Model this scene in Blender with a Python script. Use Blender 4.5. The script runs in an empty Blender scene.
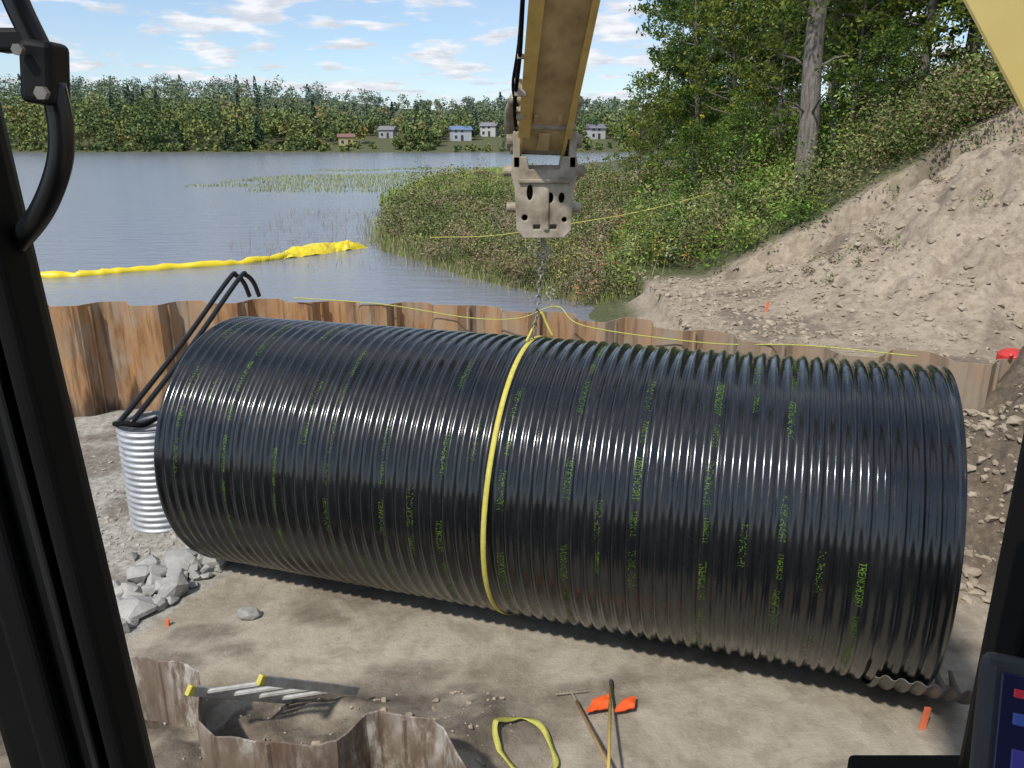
import bpy, bmesh, math, random
import numpy as np
from mathutils import Vector, Matrix
R=np.random.default_rng(7); random.seed(7)
scene=bpy.context.scene
COL=scene.collection
# ------------------------------------------------------------------ helpers
def link(o,parent=None):
    COL.objects.link(o)
    if parent is not None: o.parent=parent
    return o
def empty(name):
    e=bpy.data.objects.new(name,None); e.empty_display_size=.2; return link(e)
def mk(name,V,F,mats,parent=None,smooth=False,midx=None):
    me=bpy.data.meshes.new(name); me.from_pydata([tuple(map(float,v)) for v in V],[],[tuple(f) for f in F])
    if not isinstance(mats,(list,tuple)): mats=[mats]
    for m in mats: me.materials.append(m)
    if midx is not None: me.polygons.foreach_set('material_index',np.array(midx,dtype=np.int32))
    if smooth: me.polygons.foreach_set('use_smooth',np.ones(len(me.polygons),dtype=bool))
    me.update()
    return link(bpy.data.objects.new(name,me),parent)
def fixn(o):
    bm=bmesh.new(); bm.from_mesh(o.data); bmesh.ops.recalc_face_normals(bm,faces=bm.faces); bm.to_mesh(o.data); bm.free(); return o
def quadmesh(name,V,Q,mats,cols=None,midx=None,smooth=False):
    me=bpy.data.meshes.new(name); n=len(Q)
    me.vertices.add(len(V)); me.vertices.foreach_set('co',np.asarray(V,dtype=np.float32).ravel())
    me.loops.add(n*4); me.loops.foreach_set('vertex_index',np.asarray(Q,dtype=np.int32).ravel())
    me.polygons.add(n); me.polygons.foreach_set('loop_start',np.arange(0,n*4,4,dtype=np.int32))
    me.polygons.foreach_set('loop_total',np.full(n,4,dtype=np.int32))
    if not isinstance(mats,(list,tuple)): mats=[mats]
    for m in mats: me.materials.append(m)
    if midx is not None: me.polygons.foreach_set('material_index',np.asarray(midx,dtype=np.int32))
    if cols is not None:
        a=me.attributes.new('col','FLOAT_COLOR','POINT')
        c=np.ones((len(V),4),dtype=np.float32); c[:,:3]=cols; a.data.foreach_set('color',c.ravel())
    if smooth: me.polygons.foreach_set('use_smooth',np.ones(n,dtype=bool))
    me.update(calc_edges=True); me.validate()
    return me
def tube(path,rad,n=8,cap=True):
    path=[Vector(p) for p in path]; V=[];F=[]
    if not hasattr(rad,'__len__'): rad=[rad]*len(path)
    up=None
    for i,p in enumerate(path):
        d=(path[min(i+1,len(path)-1)]-path[max(i-1,0)]).normalized()
        if up is None:
            up=Vector((0,0,1)) if abs(d.z)<.9 else Vector((1,0,0))
        a=d.cross(up).normalized(); b=a.cross(d).normalized(); up=b
        for k in range(n):
            t=2*math.pi*k/n; V.append(p+a*math.cos(t)*rad[i]+b*math.sin(t)*rad[i])
    for i in range(len(path)-1):
        for k in range(n):
            F.append((i*n+k,i*n+(k+1)%n,(i+1)*n+(k+1)%n,(i+1)*n+k))
    if cap:
        F.append(tuple(range(n))[::-1]); F.append(tuple(range((len(path)-1)*n,len(path)*n)))
    return V,F
def join(parts):
    V=[];F=[];
    for v,f in parts:
        o=len(V); V+=list(v); F+=[tuple(i+o for i in q) for q in f]
    return V,F
def box(c,s,rot=None,bev=0):
    x,y,z=[k/2 for k in s]
    V=[Vector((a*x,b*y,d*z)) for a in(-1,1) for b in(-1,1) for d in(-1,1)]
    if rot is not None: V=[rot@v for v in V]
    V=[v+Vector(c) for v in V]
    F=[(0,1,3,2),(4,6,7,5),(0,4,5,1),(2,3,7,6),(0,2,6,4),(1,5,7,3)]
    return V,F
def bevel(o,w=.01,seg=2,ang=40):
    m=o.modifiers.new('b','BEVEL'); m.width=w; m.segments=seg; m.limit_method='ANGLE'; m.angle_limit=math.radians(ang); return o
def catmull(P,k=8):
    P=[Vector(p) for p in P]; out=[]
    Q=[P[0]*2-P[1]]+P+[P[-1]*2-P[-2]]
    for i in range(1,len(Q)-2):
        for j in range(k):
            t=j/k; a,b,c,d=Q[i-1],Q[i],Q[i+1],Q[i+2]
            out.append(.5*((2*b)+(c-a)*t+(2*a-5*b+4*c-d)*t*t+(-a+3*b-3*c+d)*t**3))
    out.append(P[-1]); return out
def h2(i,j,s):
    n=(i*374761393+j*668265263+s*982451653)&0xffffffff
    n=((n^(n>>13))*1274126177)&0xffffffff; n=n^(n>>16)
    return (n&0xffff)/65535.
def vn(x,y,s=0):
    x=np.asarray(x,float);y=np.asarray(y,float)
    i=np.floor(x).astype(np.int64);j=np.floor(y).astype(np.int64);u=x-i;v=y-j
    u=u*u*(3-2*u);v=v*v*(3-2*v)
    return (h2(i,j,s)*(1-u)+h2(i+1,j,s)*u)*(1-v)+(h2(i,j+1,s)*(1-u)+h2(i+1,j+1,s)*u)*v
def fbm(x,y,s=0,o=5):
    r=0;a=.5;t=0
    for k in range(o): r=r+a*vn(x*2**k,y*2**k,s+k);t+=a;a*=.5
    return r/t
def sm(t): t=np.clip(t,0,1); return t*t*(3-2*t)
# ------------------------------------------------------------------ materials
def newmat(name):
    m=bpy.data.materials.new(name); m.use_nodes=True; nt=m.node_tree
    return m,nt,nt.nodes['Principled BSDF']
def N(nt,t,**k):
    n=nt.nodes.new(t)
    for a,b in k.items(): setattr(n,a,b)
    return n
def ramp(nt,fac,stops):
    r=nt.nodes.new('ShaderNodeValToRGB'); e=r.color_ramp.elements
    while len(e)<len(stops): e.new(.5)
    for k,(p,c) in enumerate(stops): e[k].position=p; e[k].color=(*c,1) if len(c)==3 else c
    nt.links.new(fac,r.inputs[0]); return r.outputs[0]
def noise(nt,scale,detail=6,rough=.6,stretch=None,dist=0):
    tc=nt.nodes.new('ShaderNodeTexCoord'); src=tc.outputs['Object']
    if stretch:
        mp=nt.nodes.new('ShaderNodeMapping'); mp.inputs['Scale'].default_value=stretch; nt.links.new(src,mp.inputs[0]); src=mp.outputs[0]
    n=nt.nodes.new('ShaderNodeTexNoise'); n.inputs['Scale'].default_value=scale; n.inputs['Detail'].default_value=detail
    n.inputs['Roughness'].default_value=rough; n.inputs['Distortion'].default_value=dist
    nt.links.new(src,n.inputs['Vector']); return n.outputs[0]
def mix(nt,f,a,b,mode='MIX'):
    m=nt.nodes.new('ShaderNodeMix'); m.data_type='RGBA'; m.blend_type=mode
    for k,v in ((0,f),(6,a),(7,b)):
        if hasattr(v,'is_output'): nt.links.new(v,m.inputs[k])
        elif k==0: m.inputs[0].default_value=v
        else: m.inputs[k].default_value=(*v,1)
    return m.outputs[2]
def bump(nt,bs,h,st=.3,dist=.02):
    b=nt.nodes.new('ShaderNodeBump'); b.inputs['Strength'].default_value=st; b.inputs['Distance'].default_value=dist
    nt.links.new(h,b.inputs['Height']); nt.links.new(b.outputs[0],bs.inputs['Normal']); return b
def pmat(name,stops,scale=5,rough=.7,bst=.3,bd=.01,metal=0,stretch=None,bscale=None,coat=0,spec=.5):
    m,nt,bs=newmat(name)
    nt.links.new(ramp(nt,noise(nt,scale,stretch=stretch),stops),bs.inputs['Base Color'])
    bs.inputs['Roughness'].default_value=rough; bs.inputs['Metallic'].default_value=metal
    bs.inputs['Specular IOR Level'].default_value=spec
    if coat: bs.inputs['Coat Weight'].default_value=coat; bs.inputs['Coat Roughness'].default_value=.1
    if bst: bump(nt,bs,noise(nt,bscale or scale*4,8,.65),bst,bd)
    return m
def leafmat(name='foliage',tl=.36):
    m,nt,bs=newmat(name); a=N(nt,'ShaderNodeAttribute',attribute_name='col')
    nt.nodes.remove(bs); out=nt.nodes['Material Output']
    df=nt.nodes.new('ShaderNodeBsdfDiffuse'); nt.links.new(a.outputs['Color'],df.inputs[0])
    if tl:
        tr=nt.nodes.new('ShaderNodeBsdfTranslucent'); nt.links.new(a.outputs['Color'],tr.inputs[0])
        mx=nt.nodes.new('ShaderNodeMixShader'); mx.inputs[0].default_value=tl
        nt.links.new(df.outputs[0],mx.inputs[1]); nt.links.new(tr.outputs[0],mx.inputs[2]); nt.links.new(mx.outputs[0],out.inputs[0])
    else: nt.links.new(df.outputs[0],out.inputs[0])
    return m
M_leaf=leafmat(); M_leafd=leafmat('distant_foliage',0)
M_bark=pmat('bark',[(.3,(.07,.06,.05)),(.7,(.25,.22,.19))],6,.9,.8,.02,stretch=(3,3,.5),bscale=14)
M_yellow=pmat('machine_yellow_paint',[(.25,(.33,.22,.08)),(.42,(.60,.41,.12)),(.7,(.72,.52,.18))],5,.45,.15,.004)
M_yelldirt=pmat('dirty_yellow_steel',[(.3,(.19,.125,.06)),(.42,(.42,.29,.14)),(.65,(.62,.47,.24))],3,.6,.3,.005,stretch=(1,1,.6))
M_boomyel=pmat('boom_paint',[(.3,(.70,.52,.14)),(.7,(.78,.6,.2))],2,.4,.05,.002)
M_steel=pmat('worn_steel',[(.28,(.12,.09,.065)),(.43,(.26,.22,.16)),(.58,(.36,.315,.245)),(.75,(.48,.43,.35))],5,.6,.4,.006,metal=.1)
M_dark=pmat('dark_steel',[(.3,(.03,.027,.022)),(.7,(.07,.06,.05))],8,.8,0)
M_black=pmat('black_cab_plastic',[(.3,(.003,.0035,.004)),(.7,(.007,.0075,.009))],6,.5,.1,.001,spec=.25)
M_rubber=pmat('black_rubber',[(.3,(.002,.002,.002)),(.7,(.005,.005,.006))],6,.8,.05,.001,spec=.2)
M_gloss=pmat('black_enamel',[(.3,(.006,.007,.008)),(.7,(.014,.015,.017))],6,.3,.03,.001,spec=.4)
M_chain=pmat('chain_steel',[(.3,(.12,.11,.10)),(.7,(.34,.32,.29))],20,.45,.1,.002,metal=.5)
M_strap=pmat('yellow_webbing',[(.3,(.46,.39,.06)),(.7,(.6,.53,.12))],18,.7,.3,.002)
M_rope=pmat('yellow_rope',[(.3,(.38,.38,.07)),(.7,(.5,.48,.12))],20,.7,.2,.002)
M_boomfl=pmat('float_vinyl',[(.3,(.70,.53,.01)),(.7,(.8,.65,.03))],3,.4,.3,.02)
M_orange=pmat('orange_vinyl',[(.3,(.75,.09,.02)),(.7,(.85,.14,.03))],5,.5,.2,.01)
M_paint=pmat('orange_marking_paint',[(.3,(.7,.14,.06)),(.7,(.78,.2,.09))],9,.7,.3,.01)
M_alum=pmat('aluminium',[(.3,(.33,.31,.27)),(.7,(.62,.61,.58))],8,.45,.1,.002,metal=.3)
M_galv=pmat('galvanised_steel',[(.3,(.36,.38,.40)),(.7,(.56,.58,.6))],7,.5,.1,.002,metal=.5)
M_wood=pmat('wood_handle',[(.3,(.28,.17,.07)),(.7,(.42,.27,.12))],12,.6,.1,.002)
M_yhandle=pmat('yellow_handle',[(.3,(.5,.38,.1)),(.7,(.62,.48,.14))],12,.5,.1,.002)
M_rock=pmat('grey_rock',[(.25,(.21,.20,.185)),(.5,(.34,.33,.305)),(.75,(.46,.44,.41))],5,.9,.7,.03,bscale=9)
M_peb=pmat('pebbles',[(.25,(.2,.18,.15)),(.5,(.36,.33,.28)),(.75,(.5,.46,.4))],9,.9,.3,.01)
M_green=pmat('green_print',[(.3,(.05,.11,.012)),(.7,(.13,.22,.02))],5,.45,0)
M_red=pmat('red_plastic',[(.3,(.5,.03,.03)),(.7,(.6,.05,.04))],5,.4,0)
def pipe_material(name='black_polymer_coating',dust=0.):
    m,nt,bs=newmat(name)
    n1=noise(nt,2.2,8,.65,(1,1,.35)); c=ramp(nt,n1,[(.3,(.004,.005,.006)),(.58,(.006,.0075,.0085)),(.8,(.02+dust,.019+dust,.018+dust))])
    if dust: c=mix(nt,.7,c,(.13,.12,.105))
    nt.links.new(c,bs.inputs['Base Color'])
    r=N(nt,'ShaderNodeMapRange'); nt.links.new(noise(nt,6,8,.75,(1,1,.3)),r.inputs[0]); r.inputs[1].default_value=.35;r.inputs[2].default_value=.7
    r.inputs[3].default_value=.14+dust*3; r.inputs[4].default_value=.44+dust; nt.links.new(r.outputs[0],bs.inputs['Roughness'])
    bs.inputs['Specular IOR Level'].default_value=.5
    bs.inputs['Coat Weight'].default_value=.6 if not dust else 0; bs.inputs['Coat Roughness'].default_value=.13
    bump(nt,bs,noise(nt,14,5,.6),.18,.005)
    return m
M_pipe=pipe_material(); M_band=pipe_material('dusty_black_coating',.05)
def rust_material(name,stops,top,dark=.5,sc=3.2,zs=.18):
    m,nt,bs=newmat(name)
    c=ramp(nt,noise(nt,sc,8,.7,(1,1,zs)),stops)
    c2=ramp(nt,noise(nt,1.1,5,.6,(1.6,1.6,.7)),[(.42,(0,0,0)),(.62,(1,1,1))])
    c=mix(nt,c2,c,top)
    st=ramp(nt,noise(nt,7,6,.65,(1,1,.07)),[(.54,(0,0,0)),(.64,(.7,.7,.7))])
    c=mix(nt,st,c,(.085,.045,.024))
    tc=nt.nodes.new('ShaderNodeTexCoord'); sx=nt.nodes.new('ShaderNodeSeparateXYZ'); nt.links.new(tc.outputs['Object'],sx.inputs[0])
    gr=N(nt,'ShaderNodeMapRange'); nt.links.new(sx.outputs[0],gr.inputs[0]); gr.inputs[1].default_value=-1; gr.inputs[2].default_value=5; gr.inputs[4].default_value=.6
    c=mix(nt,gr.outputs[0],c,(.27,.225,.175))
    ad=N(nt,'ShaderNodeMath',operation='MULTIPLY_ADD'); nt.links.new(noise(nt,1.6,6,.6,(1.5,1.5,.25)),ad.inputs[0]); ad.inputs[1].default_value=3.2
    sb=N(nt,'ShaderNodeMath',operation='SUBTRACT'); sb.inputs[0].default_value=-.95; nt.links.new(sx.outputs[2],sb.inputs[1]); nt.links.new(sb.outputs[0],ad.inputs[2])
    dk=ramp(nt,ad.outputs[0],[(.0,(0,0,0)),(.35,(dark,)*3)])
    c=mix(nt,dk,c,(.035,.022,.016))
    nt.links.new(c,bs.inputs['Base Color']); bs.inputs['Roughness'].default_value=.8
    bump(nt,bs,noise(nt,22,8,.7),.5,.006)
    return m
M_rust=rust_material('rusty_sheet_steel',[(.3,(.12,.06,.028)),(.5,(.34,.175,.07)),(.68,(.46,.28,.14))],(.33,.255,.18),.85)
M_rust2=rust_material('muddy_sheet_steel',[(.36,(.09,.06,.045)),(.46,(.17,.125,.095)),(.52,(.27,.225,.18)),(.58,(.45,.42,.37)),(.68,(.55,.52,.48))],(.2,.15,.115),.25,7,.35)
def ground_material():
    m,nt,bs=newmat('ground_soil')
    def at(n): return N(nt,'ShaderNodeAttribute',attribute_name=n).outputs['Fac']
    big=noise(nt,.9,8,.65,dist=.6); fine=noise(nt,9,10,.75); vf=noise(nt,45,6,.7); med=noise(nt,2.6,9,.7,dist=.4)
    slab=mix(nt,.25,ramp(nt,big,[(.34,(.21,.18,.135)),(.46,(.35,.305,.235)),(.56,(.42,.375,.30)),(.7,(.47,.425,.35))]),ramp(nt,fine,[(.3,(.19,.16,.12)),(.5,(.38,.335,.265)),(.72,(.54,.49,.41))]))
    slab=mix(nt,ramp(nt,med,[(.48,(0,0,0)),(.62,(.5,.5,.5))]),slab,(.215,.18,.135))
    grav=ramp(nt,fine,[(.3,(.14,.13,.11)),(.5,(.34,.32,.28)),(.72,(.54,.51,.46))])
    dirt=mix(nt,.55,ramp(nt,big,[(.3,(.22,.17,.12)),(.6,(.37,.305,.23))]),ramp(nt,fine,[(.3,(.12,.095,.07)),(.5,(.35,.29,.22)),(.75,(.54,.47,.38))]))
    dirt=mix(nt,ramp(nt,med,[(.5,(0,0,0)),(.62,(.6,.6,.6))]),dirt,(.18,.14,.10))
    dark=ramp(nt,fine,[(.3,(.045,.035,.026)),(.55,(.13,.10,.073)),(.75,(.25,.205,.155))])
    veg=ramp(nt,fine,[(.3,(.04,.05,.02)),(.5,(.085,.095,.04)),(.7,(.16,.15,.08))])
    c=mix(nt,at('grav'),slab,grav); c=mix(nt,at('dirt'),c,dirt); c=mix(nt,at('wet'),c,dark); c=mix(nt,at('veg'),c,veg)
    nt.links.new(c,bs.inputs['Base Color']); bs.inputs['Roughness'].default_value=.88; bs.inputs['Specular IOR Level'].default_value=.3
    ad=N(nt,'ShaderNodeMath',operation='MULTIPLY_ADD'); nt.links.new(vf,ad.inputs[0]); ad.inputs[1].default_value=.35; nt.links.new(fine,ad.inputs[2])
    bump(nt,bs,ad.outputs[0],.7,.035)
    return m
M_ground=ground_material()
def water_material():
    m,nt,bs=newmat('lake_water')
    bs.inputs['Base Color'].default_value=(.19,.20,.235,1); bs.inputs['Roughness'].default_value=.16; bs.inputs['IOR'].default_value=1.33
    a=noise(nt,1.1,5,.6,(.5,1.7,1)); b=noise(nt,5,4,.6,(.7,1.4,1))
    ad=N(nt,'ShaderNodeMath',operation='MULTIPLY_ADD'); nt.links.new(b,ad.inputs[0]); ad.inputs[1].default_value=.3; nt.links.new(a,ad.inputs[2])
    bump(nt,bs,ad.outputs[0],.34,.14)
    return m
M_water=water_material()
# ------------------------------------------------------------------ world, sun, camera
SUN_EL=math.radians(51); SUN_AZ=math.radians(214)
w=bpy.data.worlds.new("World"); scene.world=w; w.use_nodes=True; nt=w.node_tree
bg=nt.nodes['Background']; sky=nt.nodes.new('ShaderNodeTexSky'); sky.sky_type='NISHITA'; sky.sun_disc=False
sky.sun_elevation=SUN_EL; sky.sun_rotation=SUN_AZ; sky.air_density=1.0; sky.dust_density=.3; sky.ozone_density=4.0
tc=nt.nodes.new('ShaderNodeTexCoord'); sx=nt.nodes.new('ShaderNodeSeparateXYZ'); nt.links.new(tc.outputs['Generated'],sx.inputs[0])
zz=N(nt,'ShaderNodeMath',operation='MAXIMUM'); nt.links.new(sx.outputs[2],zz.inputs[0]); zz.inputs[1].default_value=.0
za=N(nt,'ShaderNodeMath',operation='ADD'); nt.links.new(zz.outputs[0],za.inputs[0]); za.inputs[1].default_value=.13
dx=N(nt,'ShaderNodeMath',operation='DIVIDE'); dy=N(nt,'ShaderNodeMath',operation='DIVIDE')
for d,o in((dx,0),(dy,1)): nt.links.new(sx.outputs[o],d.inputs[0]); nt.links.new(za.outputs[0],d.inputs[1])
cx=nt.nodes.new('ShaderNodeCombineXYZ'); nt.links.new(dx.outputs[0],cx.inputs[0]); nt.links.new(dy.outputs[0],cx.inputs[1])
def wn(scale,det,rough,off):
    mp=nt.nodes.new('ShaderNodeMapping'); mp.inputs['Location'].default_value=off; nt.links.new(cx.outputs[0],mp.inputs[0])
    c_=nt.nodes.new('ShaderNodeTexNoise'); c_.inputs['Scale'].default_value=scale; c_.inputs['Detail'].default_value=det; c_.inputs['Roughness'].default_value=rough
    nt.links.new(mp.outputs[0],c_.inputs['Vector']); return c_.outputs[0]
cf=ramp(nt,wn(2.7,7,.5,(3.1,1.7,0)),[(.50,(0,0,0)),(.58,(.95,.95,.95))])
ch=ramp(nt,wn(.6,5,.6,(1,5,0)),[(.35,(.1,.1,.1)),(.7,(.5,.5,.5))])
hz_=mix(nt,ch,sky.outputs[0],(4.0,4.6,5.7))
sh_c=ramp(nt,wn(5.5,5,.6,(3.1,1.72,0)),[(.4,(4.4,4.7,5.2)),(.6,(6.3,6.4,6.7))])
cc=mix(nt,cf,hz_,sh_c)
nt.links.new(cc,bg.inputs['Color']); bg.inputs['Strength'].default_value=.15
sd=Vector((math.sin(SUN_AZ)*math.cos(SUN_EL),math.cos(SUN_AZ)*math.cos(SUN_EL),math.sin(SUN_EL)))
sl=bpy.data.lights.new('sun','SUN'); sl.energy=3.9; sl.angle=math.radians(2.5); sl.color=(1,.955,.88)
so=link(bpy.data.objects.new('sun',sl)); so.rotation_euler=sd.to_track_quat('Z','Y').to_euler(); so.location=sd*50
cd=bpy.data.cameras.new('camera'); cam=link(bpy.data.objects.new('camera',cd)); cam.location=(0,0,5)
cd.lens=27.42; cd.sensor_width=36; cd.clip_start=.05; cd.clip_end=6000
cam.rotation_euler=(math.radians(90-17.3),0,0); scene.camera=cam
scene.view_settings.view_transform='Standard'; scene.view_settings.look='None'; scene.view_settings.exposure=0
# ------------------------------------------------------------------ terrain
WP=np.array([(-12.5,13.9),(-8.3,14.0),(-4,14.4),(-1.15,14.15),(1.8,12.8),(4.34,11.0),(6.6,10.25),(9.8,10.1)])
def Yw(x): return np.interp(x,WP[:,0],WP[:,1])
SY=[-50,12,18.3,21.4,25,30,40,50,78,111,172,290]; SX=[2.0,2.0,2.1,-.3,-2.6,-4.9,-6.3,-7,-7,1,23,45]
XSY=[10,18,22,30,40,60,100,172,290]; XSX=[2.6,2.3,2.6,4.2,6.2,10,20,45,80]
def height(x,y):
    x=np.asarray(x,float); y=np.asarray(y,float)
    shore=np.interp(y,SY,SX)+1.6*(fbm(x*.0+y*.35,y*.0,3)-.5)
    xs=np.interp(y,XSY,XSX); d=x-shore
    land=1.2+np.clip(d*.35,-.35,.16)+ .12*(fbm(x*.6,y*.6,5)-.5)*(d>.3)
    hill=sm((x-xs)/11)*3.6+np.clip((x-xs)*.14,0,2.2)
    land=land+np.where(x>xs,hill,0)*(y>10)
    land=land+.3*(fbm(x*.5,y*.5,9)-.5)*sm((x-xs)/3)
    fill=1.25+.7*sm((x-2.0)/1.6)
    land=np.where((y<17.5),np.where(x>1.9,fill,land),land)
    xx=x+.9*(fbm(x*.5,y*.5,23)-.5)
    ridge=sm((xx-4.5)/6.0)*2.95*sm((y-(Yw(x)+.7))/3.8)*sm((20.5-y)/3.5)
    gul=1-np.abs(2*fbm(x*1.1,y*1.1,25,3)-1)
    rough=.6*(fbm(x*.9,y*.9,21)-.5)+.65*(fbm(x*2.6,y*2.6,22)-.5)+.5*(gul-.7)
    mound=1.95+ridge+rough*np.clip(ridge*1.2,0.14,1)
    land=np.where((x>3)&(y<20.5),np.where(y<17.5,np.maximum(fill,mound),np.maximum(land,mound)),land)
    far=sm((y-(286+10*fbm(x*.02,x*0,31)))/14)*2.6+np.clip((y-298)*.085,0,16)+sm((y-420)/300)*10
    far=far*(y>280)*(1+.35*sm((-x-60)/120))
    land=np.where(y>280,1.0+far,land)
    left=sm((-x-330)/40)*9; land=np.where((x<-300)&(y<=300),np.maximum(land,.85+left),land)
    inside=(y<Yw(x)+.33)&(x>-12.8)
    xl=-4.15+(y-6.8)*.44
    slab=sm((x-xl)/.08)
    fl=-.20+.20*slab+.03*(fbm(x*1.3,y*1.3,41)-.5)+.02*(fbm(x*6,y*6,42)-.5)+(1-slab)*.08*(fbm(x*2,y*2,47)-.5)
    fl=fl+(1-slab)*.25*sm((y-9)/4)
    heap=.22*sm((6.35-y)/.7)*sm((.4-x)/.9)*fbm(x*2.6,y*2.6,44)*1.7+.10*sm((6.0-y)/.8)*sm((-.1-x)/.7)+.16*(fbm(x*4,y*4,48)-.5)*sm((6.4-y)/.6)*sm((.3-x)/.6)
    fl=fl+heap
    dw=Yw(x)-y
    bank=1.45*sm((x-4.75)/.9)*sm((2.75-dw)/1.9)+ .25*sm((x-4.7)/1)*(fbm(x*2.2,y*2.2,43)-.5)
    bank=bank+sm((x-6.2)/2)*1.9*sm((y-3)/3)
    fl=fl+np.maximum(bank,0)+.45*(fbm(x*4,y*4,45)-.5)*sm((x-4.9)/.6)*sm((2.6-dw)/.8)
    pad=1.8*sm((3.9-y)/1.2); pad2=2.0*sm((x-9)/2)
    fl=np.maximum(fl,np.maximum(pad,pad2))
    return np.where(inside,fl,land)
def axis(dense0,dense1,step,lo,hi,g=1.13):
    c=list(np.arange(dense0,dense1,step)); s=step;a=c[-1]
    while a<hi: s*=g; a+=s; c.append(a)
    s=step;a=c[0];l=[]
    while a>lo: s*=g; a-=s; l.append(a)
    return np.array(l[::-1]+c)
gx=axis(-9,13,.075,-1500,1500,1.09); gy=axis(3,21,.07,-300,2500,1.06)
X,Y=np.meshgrid(gx,gy); Z=height(X,Y)
nx,ny=len(gx),len(gy)
idx=np.arange(nx*ny).reshape(ny,nx)
Q=np.stack([idx[:-1,:-1],idx[:-1,1:],idx[1:,1:],idx[1:,:-1]],-1).reshape(-1,4)
me=quadmesh('ground',np.stack([X,Y,Z],-1).reshape(-1,3),Q,M_ground,smooth=True)
def setattr_f(n,a):
    t=me.attributes.new(n,'FLOAT','POINT'); t.data.foreach_set('value',a.astype(np.float32).ravel())
ins=(Y<Yw(X)+.33)&(X>-12.8)
xl=-4.15+(Y-6.8)*.44
dwm=Yw(X)-Y
setattr_f('grav',np.where(ins,1-sm((X-xl)/.1),0))
dirtm=np.where(ins,sm((X-4.3)/1.2)*.7,1.0)*(X>1.9)
setattr_f('dirt',dirtm)
wet=np.where(ins,np.maximum(.95*sm((X-4.6)/.7)*sm((3.1-dwm)/.8),np.maximum(.8*sm((6.6-Y)/.6)*sm((.5-X)/.8)*sm((fbm(X*2,Y*2,61)-.38)/.15),.6*sm((fbm(X*.9,Y*1.6,62)-.54)/.13))),.6*sm((fbm(X*1.2,Y*1.2,63)-.53)/.15))
setattr_f('wet',wet)
crest=sm((Y-17.2+1.5*(fbm(X*.7,Y*.7,64)-.5))/1.2)
vegm=np.where(ins,0,np.where(Y>280,1,np.maximum(crest,sm((2.9-X)/.5)*(Y>16.0))))
setattr_f('veg',vegm)
ground=link(bpy.data.objects.new('ground',me))
xsn=np.linspace(-12.85,7.5,48); V=[];F=[]
for x in xsn: V.append((x,float(Yw(x))+.24,1.2)); V.append((x,950,1.2))
F=[(2*i,2*i+2,2*i+3,2*i+1) for i in range(len(xsn)-1)]
o=len(V); V+=[(-1400,-200,1.2),(-12.85,-200,1.2),(-12.85,950,1.2),(-1400,950,1.2),(7.5,30,1.2),(1400,30,1.2),(1400,950,1.2),(7.5,950,1.2)]
F+=[(o,o+1,o+2,o+3),(o+4,o+5,o+6,o+7)]
mk('lake_water',V,F,M_water)
# ------------------------------------------------------------------ sheet pile walls
def sheetwall(name,poly,z0,z1,mat,period=1.4,amp=.2,seed=0,parent=None,zig=True):
    poly=[np.array(p,float) for p in poly]; rr=np.random.default_rng(seed)
    seg=[np.linalg.norm(poly[i+1]-poly[i]) for i in range(len(poly)-1)]; cum=np.concatenate([[0],np.cumsum(seg)]); L=cum[-1]
    def pt(s):
        i=min(max(np.searchsorted(cum,s)-1,0),len(seg)-1); t=(s-cum[i])/seg[i]
        d=(poly[i+1]-poly[i])/seg[i]; return poly[i]+(poly[i+1]-poly[i])*t,np.array([-d[1],d[0]])
    prof=[(0,-1),(.25,-1),(.31,-.9),(.46,.85),(.52,1),(.76,1),(.82,.9),(.95,-.85)]
    S=[]
    k=0
    while k*period<L:
        for a,b in prof:
            s=(k+a)*period
            if s<=L: S.append((s,b*amp,k*2+(a>=.4)))
        k+=1
    V=[];F=[];zs=np.linspace(0,1,12); off={}
    for s,o,kk in S:
        p,n=pt(s); q=p+n*o
        dz=off.setdefault(kk,rr.uniform(-.035,.03))
        for zf in zs:
            wob=.008*math.sin(s*3+zf*5)
            V.append((q[0]+n[0]*wob,q[1]+n[1]*wob,z0+(z1+dz-z0)*zf))
    m=len(zs)
    for i in range(len(S)-1):
        for j in range(m-1): F.append((i*m+j,(i+1)*m+j,(i+1)*m+j+1,i*m+j+1))
    o=mk('sheets',V,F,mat,parent)
    so_=o.modifiers.new('s','SOLIDIFY'); so_.thickness=.022; so_.offset=0
    parts=[]
    for k in range(int(L/period*2)):
        s=(k*.5+.40)*period
        if s>L: break
        p,n=pt(s); parts.append(tube([(p[0],p[1],z0),(p[0],p[1],z1-.03)],[.032,.032],6))
    V,F=join(parts); mk('interlocks',V,F,mat,parent)
    return L
e=empty('sheet_pile_wall'); sheetwall('w',[tuple(p) for p in WP],-.6,2.14,M_rust,1.4,.2,3,e)
sheetwall('w',[(-12.5,-2),(-12.5,13.9)],-.6,2.14,M_rust,1.4,.2,4,e)
e=empty('sheet_pile_wall')
NW=[(-4.9,5.0),(-4.3,5.9),(-3.75,5.98),(-3.3,5.69),(-2.80,5.58),(-2.60,5.45),(-2.37,4.87),(-2.2,4.72),(-1.42,4.66),(-1.3,4.70),(-1.12,4.96),(-1.02,5.0),(-.62,4.88),(-.52,4.80),(-.30,4.36),(-.1,4.3),(.5,4.3)]
V=[];F=[];zs=np.linspace(0,1,10)
pts=[]
for i in range(len(NW)-1):
    a,b=np.array(NW[i]),np.array(NW[i+1]); n=max(1,int(np.linalg.norm(b-a)/.06))
    for j in range(n): pts.append(a+(b-a)*j/n)
pts.append(np.array(NW[-1]))
rw=np.random.default_rng(31)
for i,p in enumerate(pts):
    zt=.8+.008*math.sin(i*1.05)+.02*math.sin(i*.155)+rw.uniform(-.006,.006)
    for zf in zs: V.append((p[0]+.008*math.sin(zf*9+i*.5),p[1],-.5+(zt+.5)*zf))
m=len(zs)
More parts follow.
